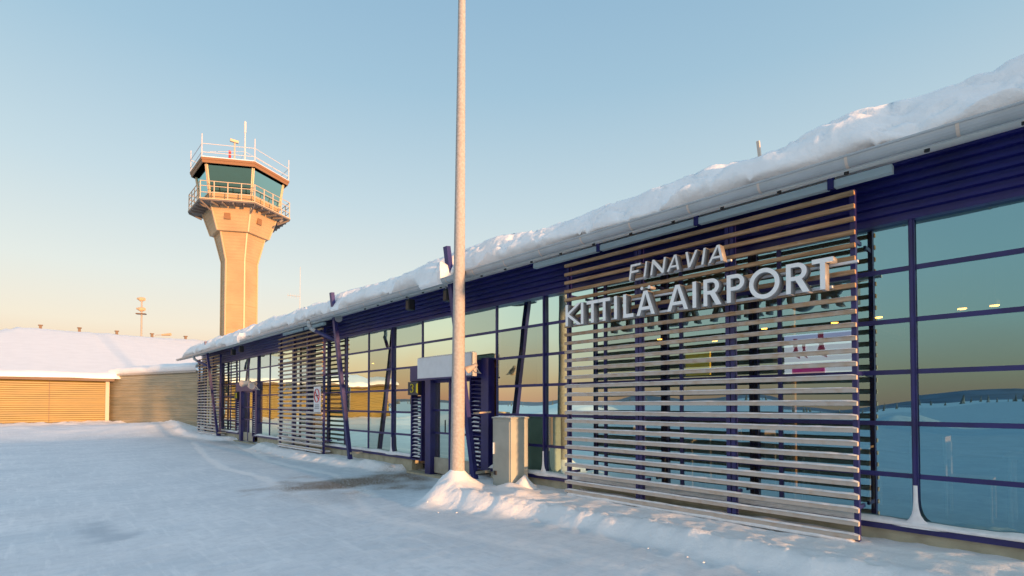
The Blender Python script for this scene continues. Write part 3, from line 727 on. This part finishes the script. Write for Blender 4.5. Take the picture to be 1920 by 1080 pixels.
# ------------------------------------------------------------------ electrical cabinet
Xf = 6.02; y0 = YP(958,Xf); y1 = YP(924,Xf); Xb = Xf*1.0677
t = thing('electrical_cabinet', 'pale grey metal utility cabinet standing beside the near entrance', 'cabinet', ((Xf+Xb)/2,(y0+y1)/2,.1))
bd = MB().box(Xf,Xb,y0,y1,.1,1.34).build('cabinet_body', M['cabinet'], t, bevel=.008)
MB().box(Xf-.012,Xf-.001,y0+.03,y1-.02,.22,1.29).build('door', M['cabinet'], t, bevel=.003)
MB().box(Xf-.015,Xb+.015,y0-.015,y1+.015,1.342,1.368).build('lid', M['cabinet'], t, bevel=.006)
MB().box(Xf-.035,Xf-.0125,y1-.06,y1-.035,.72,.92).build('handle', M['white'], t, bevel=.004)
MB().box(Xf-.03,Xf-.0125,y1-.12,y1-.05,.36,.43).build('lock', M['dark'], t, bevel=.004)
s = MB(); snow_strip(s, Xf, Xb, y0, y1, 1.369,.012); s.build('snow_cap', M['snow_fine'], t, smooth=True)
# drift against its side
dm = MB(); rows = []
for i in range(13):
    a = math.pi*2*i/12; rows.append([(Xf+.18+r_*.32*math.cos(a), y0-.15+r_*.26*math.sin(a), .14+.26*max(0,1-r_)**1.1*(1+.3*nz(math.cos(a),math.sin(a),r_))) for r_ in (0,.15,.3,.5,.75,1,1.25)])
dm.grid(rows); 
o = dm.build('snow_drift', M['snow'], None, (Xf+.1,y0-.15,0), smooth=True); tag(o, 'small heap of snow against the lit side of the utility cabinet', 'snow drift')

# ------------------------------------------------------------------ tall pole
t = thing('lamp_pole', 'tall frosted grey steel lamp pole rising from a cone of snow', 'lamp pole', (POLE.x, POLE.y, 0))
top = at(866, 0, D=POLE.x*sh+POLE.y*ch); dirv = Vector((top.x-POLE.x, top.y-POLE.y, top.z))/top.z
P = lambda z: Vector((POLE.x, POLE.y, 0)) + dirv*z
m = MB(); zs = [0,.4,1,2,3.2,4.5,6,8.4,10.2]; rs = [.125,.122,.117,.11,.101,.092,.080,.063,.05]; rows = []
for i in range(len(zs)): rows.append([tuple(P(zs[i]) + Vector((rs[i]*math.cos(2*math.pi*k/32), rs[i]*math.sin(2*math.pi*k/32),0))) for k in range(33)])
m.grid(rows); m.build('pole', M['pole'], t, smooth=True)
m = MB(); m.path([P(10.2), P(10.4)+Vector((-.3,0,.1)), P(10.4)+Vector((-1.2,0,.2))], .035); m.build('arm', M['pole'], t, smooth=True)
q = P(10.45)+Vector((-1.5,0,.17)); MB().box(q.x-.35,q.x+.3,q.y-.13,q.y+.13,q.z-.05,q.z+.07).build('lamp_head', M['grey'], t, bevel=.03)

# ------------------------------------------------------------------ interior furniture
for i, (px, py) in enumerate(((1804,580),(1865,574),(1565,606),(1237,637),(1433,617),(1105,648),(1340,640),(1648,596),(812,640),(745,672),(669,659),(699,682))):
    p = at(px, py, X=9.65)
    near = ['on the right side of the last near pane','rightmost, inside the nearest pane','seen through the right end of the largest screen','seen through the left half of the largest screen','behind the R of the airport name','seen between the K and the screen edge','behind the middle of the largest screen','between the largest screen and the nearest post','above the white sign box','left of the near entrance','high behind the panes right of the leaning strut','lower one right of the leaning strut'][i]
    t = thing('downlight', 'warm glowing ceiling downlight indoors, '+near, 'lamp', tuple(p), 'warm lamps inside the terminal')
    MB().lathe(p, [(.05,0),(.05,.012)], 14).build('lamp_glow', M['lamp'], t)
    MB().lathe(p+Vector((0,0,.013)), [(.06,0),(.055,.06),(.02,.1)], 14).build('shade', M['dark'], t)
    MB().tube(p+Vector((0,0,.1)), (p.x,p.y,3.62), .006,.006,6).build('cord', M['dark'], t)
# poster
a, c = at(1598,620,X=8.3), at(1468,628,X=8.3); zb, zt = at(1598,700,X=8.3).z, a.z
t = thing('lit_poster', 'bright indoor poster of small skiing figures behind the right end of the largest screen', 'poster', (8.3,(a.y+c.y)/2,zb))
MB().box(8.3,8.34,a.y,c.y,zb,zt).build('poster_panel', M['screen'], t)
w = c.y-a.y; Q = lambda u: c.y-u*w
m = MB().box(8.292,8.299,Q(1),Q(0),zb+.30,zb+.33).box(8.293,8.299,Q(1),Q(0),zb+.52,zb+.6); m.build('horizon_band', M['lilac'], t)
m = MB().box(8.288,8.294,Q(.62),Q(.14),zb+.0,zb+.10); m.build('magenta_caption', M['magenta'], t)
m = MB()
for u, s_ in ((.14,.8),(.28,.6),(.5,1.)):
    m.poly([(8.287,Q(u),zb+.3),(8.287,Q(u+.06*s_),zb+.3+.16*s_),(8.287,Q(u+.10*s_),zb+.3+.16*s_),(8.287,Q(u+.16*s_),zb+.24)])
    m.box(8.284,8.2865,Q(u+.11*s_),Q(u+.03*s_),zb+.3+.14*s_,zb+.3+.3*s_)
m.build('skiing_figure', M['maroon'], t)
a, c = at(1330,640,X=9.5), at(1285,640,X=9.5); t = thing('yellow_panel', 'yellow lit panel hanging indoors behind the largest screen', 'sign', (9.5,(a.y+c.y)/2,2))
MB().box(9.5,9.56,a.y,c.y,2.15,2.65).build('panel_face', M['yscreen'], t); MB().box(9.52,9.54,(a.y+c.y)/2-.01,(a.y+c.y)/2+.01,2.65,3.62).build('hanger', M['dark'], t)
# tables and chairs indoors, faintly seen
def table(x, y, label):
    t = thing('cafe_table', label, 'table', (x,y,.3), 'cafe tables inside the terminal')
    MB().box(x-.35,x+.35,y-.35,y+.35,1.02,1.05).build('table_top', M['ytrim'], t, bevel=.005)
    for (a_, b_) in ((-1,-1),(1,-1),(1,1),(-1,1)): MB().tube((x+a_*.3,y+b_*.3,.3),(x+a_*.3,y+b_*.3,1.02),.018,.018,8).build('leg', M['bracket'], t)
def chair(x, y, s_, label):
    t = thing('cafe_chair', label, 'chair', (x,y,.3), 'cafe chairs inside the terminal')
    MB().box(x-.2,x+.2,y-.2,y+.2,.74,.77).build('seat', M['ytrim'], t); MB().box(x-.2,x+.2,y+s_*.2-.012,y+s_*.2+.012,.95,1.22).build('backrest', M['ytrim'], t)
    for (a_, b_) in ((-1,-1),(1,-1),(1,1),(-1,1)): MB().tube((x+a_*.18,y+b_*.19,.3),(x+a_*.18,y+b_*.19,1.15 if b_==s_ else .74),.012,.012,8).build('leg', M['bracket'], t)
for i, (x, y, w1) in enumerate(((7.9,.2,'behind the nearest pane at the right'),(7.9,2.2,'behind the right end of the largest screen'),(7.9,4.4,'behind the left part of the largest screen'))):
    table(x, y, 'small indoor table '+w1); chair(x, y-.65, -1, 'near chair of the table '+w1); chair(x, y+.65, 1, 'far chair of the table '+w1)

# ------------------------------------------------------------------ low hall and wing
def corr_wall(mb, p0, p1, z0, z1, pitch=.24, amp=.05):
    p0 = Vector((*p0,0)); p1 = Vector((*p1,0)); d = (p1-p0).normalized(); nrm = Vector((d.y,-d.x,0)); prof = []; z = z0
    while z < z1:
        for (a, o_) in ((0,0),(.35,0),(.5,1),(.85,1)):
            if z+a*pitch < z1: prof.append((z+a*pitch, o_*amp))
        z += pitch
    prof.append((z1, 0)); i = len(mb.v); n = len(prof)
    for p in (p0,p1):
        for (z, o_) in prof: q = p+nrm*o_; mb.v.append((q.x,q.y,z))
    for k in range(n-1): mb.f.append((i+k,i+n+k,i+n+k+1,i+k+1))
    return mb
YW = 39.1; XC = at(198, Y=YW).x
H = thing('low_hall', 'long low ochre hall under a broad snow covered roof at the left', 'building', (-2, YW, .3))
zE = at(100,712,Y=YW-.5).z
corr_wall(MB(), (-9,YW), (XC,YW), .1, zE, .24, .05).build('wall', M['yellow_clad'], H)
MB().box(XC-.02,XC+.16,YW-.1,YW+.06,.1,zE-.02).build('corner_trim', M['ytrim'], H)
MB().box(at(92,Y=YW).x-.012,at(92,Y=YW).x+.012,YW-.065,YW+.03,.12,zE-.02).build('panel_joint', M['brown'], H)
YR = 61.5; zr = at(190,622,Y=YR).z
MB().extrude([(YW-.55,zE-.02),(YW-.55,zE+.13),(YW+.05,zE+.3),(YW+.05,zE-.02)], -9.4, XC+.35, True, 'x').build('eave_board', M['brown'], H)
sn = MB(); rows = []
xs = lines([(-9.6,-3,.3),(-3,14.2,.14)])
for x in xs:
    row = []; ov = .12*nz(x,0,0,.8,3); thk = .24 + .07*nz(x,3,0,.9,3)
    gap = smooth(.25,.5,nz(x,7,0,.45,2))
    for j, t_ in enumerate((0,.004,.012,.03,.08,.18,.35,.55,.75,.9,.97,1,1.04)):
        y = YW-.6+ov*(1-t_)*smooth(.2,0,t_) + (YR-YW+.6)*t_; z = zE+.12 + (zr-zE-.42)*t_ + (thk if j > 1 else (0 if j == 0 else thk*.6)) + .05*nz(x,y,0,.35,2)
        hx = (x+9.6)/9.0                                          # the hip at the left end
        if hx < t_: z -= (zr-zE-.42)*(t_-hx)*(1 if hx < t_ else 0)
        z += .05*math.exp(-((t_-hx)/.03)**2)
        if j >= 11: z -= .12*(j-10)
        row.append((x,y,z))
    rows.append(row)
sn.grid(rows); sn.build('roof_snow', M['roof_snow'], H, smooth=True, fixn=False)
MB().box(-9,-8.95,YW,YW+15,.1,zE+.05).build('side_wall', M['yellow_clad'], H)
sl = MB(); sl.grid([[(x,YR+.3,zr-.3),(x,YR+9,zE)] for x in (-1,14.2)]); sl.poly([(-1,YR+.3,zr-.3),(-1,YR+9,zE),(-9.6,YR+9,zE),(-9.6,YW,zE)]); sl.poly([(14.2,YW,.1),(14.2,YW,zE),(14.2,YR,zr-.3),(14.2,YR+9,zE),(14.2,YR+9,.1)]); sl.build('back_roof', M['under'], H)
MB().box(XC,XC+.05,YW,YW+16,0,zE+.1).build('side_wall', M['yellow_clad'], H) if False else None
for px, py in ((76,609),(149,614),(219,620),(285,625),(348,630)):
    p = at(px, py, Y=YR); p.z -= .2; v = MB(); v.box(p.x-.1,p.x+.1,p.y-.1,p.y+.1,p.z-.45,p.z+.12); v.box(p.x-.16,p.x+.16,p.y-.16,p.y+.16,p.z+.12,p.z+.2); v.build('roof_vent', M['brown'], H)
# angled wing
p0 = at(201, Y=39.9); W0 = (p0.x, 39.9); W1 = (6.5, 31.35); zw = 3.27
W = thing('side_wing', 'low grey green clad wing at an angle between the ochre hall and the terminal', 'building', (5, 36, .3))
corr_wall(MB(), W0, W1, .1, zw, .2, .04).build('wall', M['grey_clad'], W)
MB().poly([(W0[0],W0[1],.1),(W0[0],W0[1],zw),(W0[0]+4,W0[1]+1,zw),(W0[0]+4,W0[1]+1,.1)]).build('rear_wall', M['grey_clad'], W)
dd = (Vector((*W1,0))-Vector((*W0,0))).normalized(); nn = Vector((dd.y,-dd.x,0))
b = MB(); b.beam(Vector((*W0,zw+.03))+nn*.06, Vector((*W1,zw+.03))+nn*.06, .12,.09); b.build('eave_trim', M['ytrim'], W)
rows = []; Lw = (Vector((*W1,0))-Vector((*W0,0))).length
for i in range(61):
    t_ = i/60; p = Vector((*W0,0))+dd*(Lw*t_); e = smooth(0,.05,t_)
    row = []
    for (o_, h) in ((.05,.06),(.14,.14),(.17,.26),(.1,.38),(-.1,.47),(-.5,.55),(-1.5,.62),(-3,.7),(-5,.78)):
        q = p+nn*(o_+.03*nz(t_*8,o_,0,1,3)); row.append((q.x,q.y,zw+.02+h*(.55+.45*e)*(1+.12*nz(t_*6,0,2,1,3))))
    rows.append(row)
b = MB(); b.grid(rows); b.f.append(tuple(range(9))); b.build('roof_snow', M['roof_snow'], W, smooth=True)

# ------------------------------------------------------------------ control tower
DT = 56.0; TC = at(446, D=DT); kpx = F/ (DT) / math.cos(math.atan2(960-446, F))
def ring(Rm, z): return [Vector((TC.x+Rm*math.sin(R(a)), TC.y+Rm*math.cos(R(a)), z)) for a in (0,60,120,180,240,300)]
def zfc(Rm, px, py):           # height of the front corner (heading 180) seen at py
    return at(px, py, D=(TC.x)*sh+(TC.y-Rm)*ch).z
rp = lambda px: px/kpx
TW = thing('control_tower', 'hexagonal air traffic control tower lit orange by the low sun', 'control tower', (TC.x, TC.y, 0))
def frustum(R0, z0, R1, z1, name, m, par=TW, cap=True):
    b = MB(); a = ring(R0,z0); c = ring(R1,z1); i = len(b.v); b.v += [tuple(v) for v in a+c]
    for k in range(6): b.f.append((i+k,i+(k+1)%6,i+6+(k+1)%6,i+6+k))
    if cap: b.f += [tuple(range(i+5,i-1,-1)), tuple(range(i+6,i+12))]
    return b.build(name, m, par)
Rs, Rn, Rb0, Rb1, Rdk, Rc0, Rc1, Rf = (rp(v) for v in (35,49,57,75,100,76,87,97))
z1 = zfc(Rs,455,489); z2 = zfc(Rn,464,437); z3 = zfc(Rb0,465,435); z4 = zfc(Rb1,473,383)
frustum(Rs,0,Rs,z1,'shaft',M['tower']); frustum(Rs,z1,Rn,z2,'neck',M['tower']); frustum(Rb0,z2+.02,Rb1,z4,'upper_body',M['tower'])
def edges(R0,za,R1,zb_,w=.09):
    for p, q in zip(ring(R0+.03,za), ring(R1+.03,zb_)): MB().beam(p,q,w*1.6,w,(p-Vector((TC.x,TC.y,p.z)))).build('corner_trim', M['tower_trim'], TW)
edges(Rs,0,Rs,z1); edges(Rs,z1,Rn,z2); edges(Rb0,z2+.05,Rb1,z4)
zd = zfc(Rdk,476,379)
# small openings in the upper body
def onface(fa, u, t_, R0, za, R1, zb_):
    A = ring(R0,za); B = ring(R1,zb_); i = {210:3,150:2}[fa]; p = A[i].lerp(A[(i+1)%6],u); q = B[i].lerp(B[(i+1)%6],u); return p.lerp(q,t_)
for fa, u in ((210,.62),(150,.62)):
    c_ = onface(fa,u,.52,Rb0,z2,Rb1,z4); n_ = Vector((math.sin(R(fa)),math.cos(R(fa)),0)); s_ = Vector((n_.y,-n_.x,0))
    b = MB(); b.beam(c_-s_*.28+n_*.0, c_+s_*.28+n_*.0, .22,.62); b.build('hatch', M['cabbrown'], TW)
dk = frustum(Rdk,zd-.16,Rdk,zd,'balcony',M['under'])
frustum(Rdk+.03,zd-.02,Rdk+.03,zd+.06,'deck_edge',M['tower_trim'],dk)
for (p, q) in zip(ring(Rb1-.05,zd-.75), ring(Rdk-.1,zd-.2)): MB().beam(p,q,.1,.16).build('bracket', M['under'], dk)
A_ = ring(Rb1-.1,zd-.3); B_ = ring(Rdk-.1,zd-.26)
for i in range(6):
    for u in (.2,.4,.6,.8): MB().beam(A_[i].lerp(A_[(i+1)%6],u), B_[i].lerp(B_[(i+1)%6],u), .1,.2).build('bracket', M['under'], dk)
def railing(Rm, z, h, rails, name, m, r, npost, par, posts_h=None):
    b = MB(); A = ring(Rm, z)
    for hh in rails:
        for i in range(6): b.tube(A[i]+Vector((0,0,hh)), A[(i+1)%6]+Vector((0,0,hh)), r, r, 6)
    for i in range(6):
        for k in range(npost):
            p = A[i].lerp(A[(i+1)%6], k/npost); b.tube(p, p+Vector((0,0,h if k or not posts_h else posts_h)), r*1.2, r*1.2, 6)
    return b.build(name, m, par)
rh = (zfc(Rdk,476,346)-zd)
railing(Rdk-.08, zd, rh, (rh*.36,rh*.72,rh), 'balcony_railing', M['rail'], .04, 4, TW)
zc1 = zfc(Rc1,477,311); zsl = zd+rh*.55
frustum(Rc0,zd,Rc0+(Rc1-Rc0)*.2,zsl,'cab_wall',M['tower'])
RS = Rc0+(Rc1-Rc0)*.2
A = ring(RS-.04,zsl); B = ring(Rc1-.04,zc1); AO = ring(RS,zsl); BO = ring(Rc1,zc1)
for i in range(6):
    j = (i+1)%6; e = .035
    wn = MB(); wn.beam(AO[i].lerp(AO[j],e),AO[j].lerp(AO[i],e),.1,.12); wn.beam(BO[i].lerp(BO[j],e),BO[j].lerp(BO[i],e),.1,.12); wn.beam(AO[i].lerp(AO[j],.02),BO[i].lerp(BO[j],.02),.16,.1,(AO[i]-TC).cross(Vector((0,0,1)))); wn.beam(AO[j].lerp(AO[i],.02),BO[j].lerp(BO[i],.02),.16,.1,(AO[j]-TC).cross(Vector((0,0,1))))
    wo = wn.build('cab_window', M['tower_trim'], TW)
    MB().poly([A[i],A[j],B[j],B[i]]).build('pane', M['towerglass'], wo)
frustum(Rc0-.5,zsl-.2,Rc0-.5,zsl,'console',M['int_wall'])
zf0 = zfc(Rf,479,312); zf1 = zfc(Rf,479,303)
frustum(Rc1-.1,zc1,Rf-.2,zf0,'cornice',M['under']); rfd = frustum(Rf-.12,zf0,Rf-.05,zf0+(zf1-zf0)*.55,'lower_fascia',M['cabbrown']); frustum(Rf,zf0+(zf1-zf0)*.55,Rf+.05,zf1,'roof_fascia',M['tower_trim'] if False else M['cabbrown'])
frustum(Rf+.02,zf1,Rf-.15,zf1+.16,'roof_snow',M['snow'])
zt = zf1+.05; rr_ = zfc(Rf,479,278)-zt
railing(Rf-.05, zt, rr_, (rr_*.35,rr_), 'roof_railing', M['frostrail'], .035, 1, TW, rr_*1.75)
def mast(px, py, r=.05, dz=0):
    p = at(px,py,D=DT+dz); return Vector((p.x,p.y,zt)), p
a, c = mast(460,227); b = MB(); b.tube(a,c,.09,.05,8); b.tube(c-Vector((0,0,1.3)),c-Vector((0,0,.1)),.11,.11,8); b.build('antenna_mast', M['frostrail'], TW)
b = MB(); 
for an in (0,120,240): b.tube(a.lerp(c,.45), Vector((TC.x+Rf*.8*math.sin(R(an)),TC.y+Rf*.8*math.cos(R(an)),zt+.9)), .02,.02,5)
b.build('guy_wire', M['frostrail'], TW)
a, c = mast(440,266); b = MB(); b.tube(a,c,.08,.08,8); b.build('camera_post', M['rail'], TW); MB().beam(c+Vector((-.45,0,.05)),c+Vector((.35,-.1,0)),.3,.25).build('roof_camera', M['tower_trim'], TW)
a, c = mast(431,283); MB().tube(a,c,.13,.13,10).build('beacon', M['red'], TW)
a, c = mast(505,420); b = MB(); q = at(524,417,D=DT-1); b.beam(q,q+Vector((.3,0,.3)),.2,.2); b.build('side_lamp', M['under'], TW)

# ------------------------------------------------------------------ masts behind the roofs
p = at(266, 562, D=62); t = thing('floodlight_mast', 'thin floodlight mast with two lamps behind the hall roof', 'floodlight mast', (p.x,p.y,0))
MB().tube((p.x,p.y,0),tuple(p),.13,.09,10).build('mast', M['pole'], t)
for i,(dz, w) in enumerate(((.05,1),(-1.15,1.1))):
    c_ = p+Vector((0,0,dz)); m = MB(); rt = Vector((ch,-sh,0))
    m.tube(c_-rt*.55*w+Vector((0,0,.1)), c_-rt*.1, .1,.28,12); m.tube(c_-rt*.1, c_+rt*.32*w, .28,.2,12); m.build('floodlight', M['tower_trim'], t)
MB().beam(p+Vector((-.5,.2,-1.7)),p+Vector((.4,-.2,-1.7)),.5,.12).build('platform', M['brown'], t)
p = at(305, 628, D=58); t = thing('street_lamp', 'curved street lamp head just above the hall roof line', 'street lamp', (p.x,p.y,0)); rt = Vector((ch,-sh,0))
b = MB(); b.tube(p-rt*1.5-Vector((0,0,p.z)), p-rt*1.5-Vector((0,0,.6)), .09,.07,8); b.path([p-rt*1.5-Vector((0,0,.6)), p-rt*1.2-Vector((0,0,.2)), p-rt*.6, p],.05); b.build('post', M['bracket'], t)
MB().tube(p-rt*.1+Vector((0,0,0)),p+rt*.9+Vector((0,0,.06)),.1,.16,10).build('lamp_head', M['tower_trim'], t)
p = at(563, 500, D=60); t = thing('antenna', 'thin antenna mast with a short crosswise aerial behind the terminal roof', 'antenna', (p.x,p.y,0))
MB().tube((p.x,p.y,0),tuple(p),.05,.025,8).build('mast', M['bracket'], t)
q = at(563,556,D=60); m = MB(); m.tube(q-rt*1.5+Vector((0,0,.15)),q,.03,.03,6)
for k in range(5): c_ = q-rt*(.3+.28*k)+Vector((0,0,.03*k)); m.tube(c_-Vector((0,.0,.25)),c_+Vector((0,.0,.25)),.012,.012,5)
m.build('aerial', M['bracket'], t)

# ------------------------------------------------------------------ light
SUN_H, SUN_E = R(179.2), R(2.0)
sd = bpy.data.lights.new('sun', 'SUN'); so_ = bpy.data.objects.new('sun', sd); C.objects.link(so_)
sdir = Vector((math.sin(SUN_H)*math.cos(SUN_E), math.cos(SUN_H)*math.cos(SUN_E), math.sin(SUN_E)))
so_.rotation_euler = sdir.to_track_quat('Z','Y').to_euler(); so_.location = (0,0,20)
sd.energy = 2.0; sd.angle = R(1.0); sd.color = (1,.5,.2)
w = bpy.data.worlds.new('World'); SC.world = w; w.use_nodes = True; n = w.node_tree.nodes; l = w.node_tree.links
sk = n.new('ShaderNodeTexSky'); sk.sky_type = 'NISHITA'; sk.sun_disc = False; sk.sun_elevation = SUN_E; sk.sun_rotation = SUN_H
sk.altitude = 200; sk.air_density = 1.0; sk.dust_density = .7; sk.ozone_density = 1.6

EXPO = 1.9
def lin(c): return tuple(((v/255)/12.92 if v/255 < .04045 else ((v/255+.055)/1.055)**2.4)/(2**EXPO*.15) for v in c)
tc = n.new('ShaderNodeTexCoord'); sp_ = n.new('ShaderNodeSeparateXYZ'); l.new(tc.outputs['Generated'], sp_.inputs[0])
rmp = n.new('ShaderNodeValToRGB'); l.new(sp_.outputs['Z'], rmp.inputs[0]); el = rmp.color_ramp.elements
ST = [(0,(240,168,140)),(2.8,(247,196,162)),(7.2,(247,232,212)),(12,(232,235,228)),(20,(203,222,229)),(31,(167,201,221)),(45,(139,180,211)),(62,(140,190,226)),(90,(160,208,248))]
for i, (a, c) in enumerate(ST):
    e = el[i] if i < 2 else el.new(math.sin(R(a)))
    e.position = math.sin(R(a)); e.color = (*[v*.5 for v in lin(c)], 1)
m2 = n.new('ShaderNodeMix'); m2.data_type = 'RGBA'; m2.inputs['Factor'].default_value = .88
vm = n.new('ShaderNodeVectorMath'); vm.operation = 'SCALE'; vm.inputs['Scale'].default_value = 2.0; l.new(rmp.outputs[0], vm.inputs[0])
l.new(sk.outputs[0], m2.inputs['A']); l.new(vm.outputs[0], m2.inputs['B']); 
# the brighter sky around the low sun, behind the camera
dt = n.new('ShaderNodeVectorMath'); dt.operation = 'DOT_PRODUCT'; dt.inputs[1].default_value = tuple(sdir); l.new(tc.outputs['Generated'], dt.inputs[0])
mxm = n.new('ShaderNodeMath'); mxm.operation = 'MAXIMUM'; mxm.inputs[1].default_value = 0; l.new(dt.outputs['Value'], mxm.inputs[0])
pw = n.new('ShaderNodeMath'); pw.operation = 'POWER'; pw.inputs[1].default_value = 3.0; l.new(mxm.outputs[0], pw.inputs[0])
gs = n.new('ShaderNodeVectorMath'); gs.operation = 'SCALE'; gs.inputs[0].default_value = tuple(v*1.1 for v in lin((255,236,222))); l.new(pw.outputs[0], gs.inputs['Scale'])
ga = n.new('ShaderNodeVectorMath'); ga.operation = 'ADD'; l.new(m2.outputs['Result'], ga.inputs[0]); l.new(gs.outputs[0], ga.inputs[1]); l.new(ga.outputs[0], n['Background'].inputs[0]); n['Background'].inputs[1].default_value = .15
SC.view_settings.view_transform = 'Standard'; SC.view_settings.look = 'None'; SC.view_settings.exposure = EXPO; SC.view_settings.gamma = 1
SC.render.engine = 'CYCLES'
for o in list(bpy.data.objects):
    if '_o' in o: del o['_o']
print('faces', sum(len(m.polygons) for m in bpy.data.meshes))
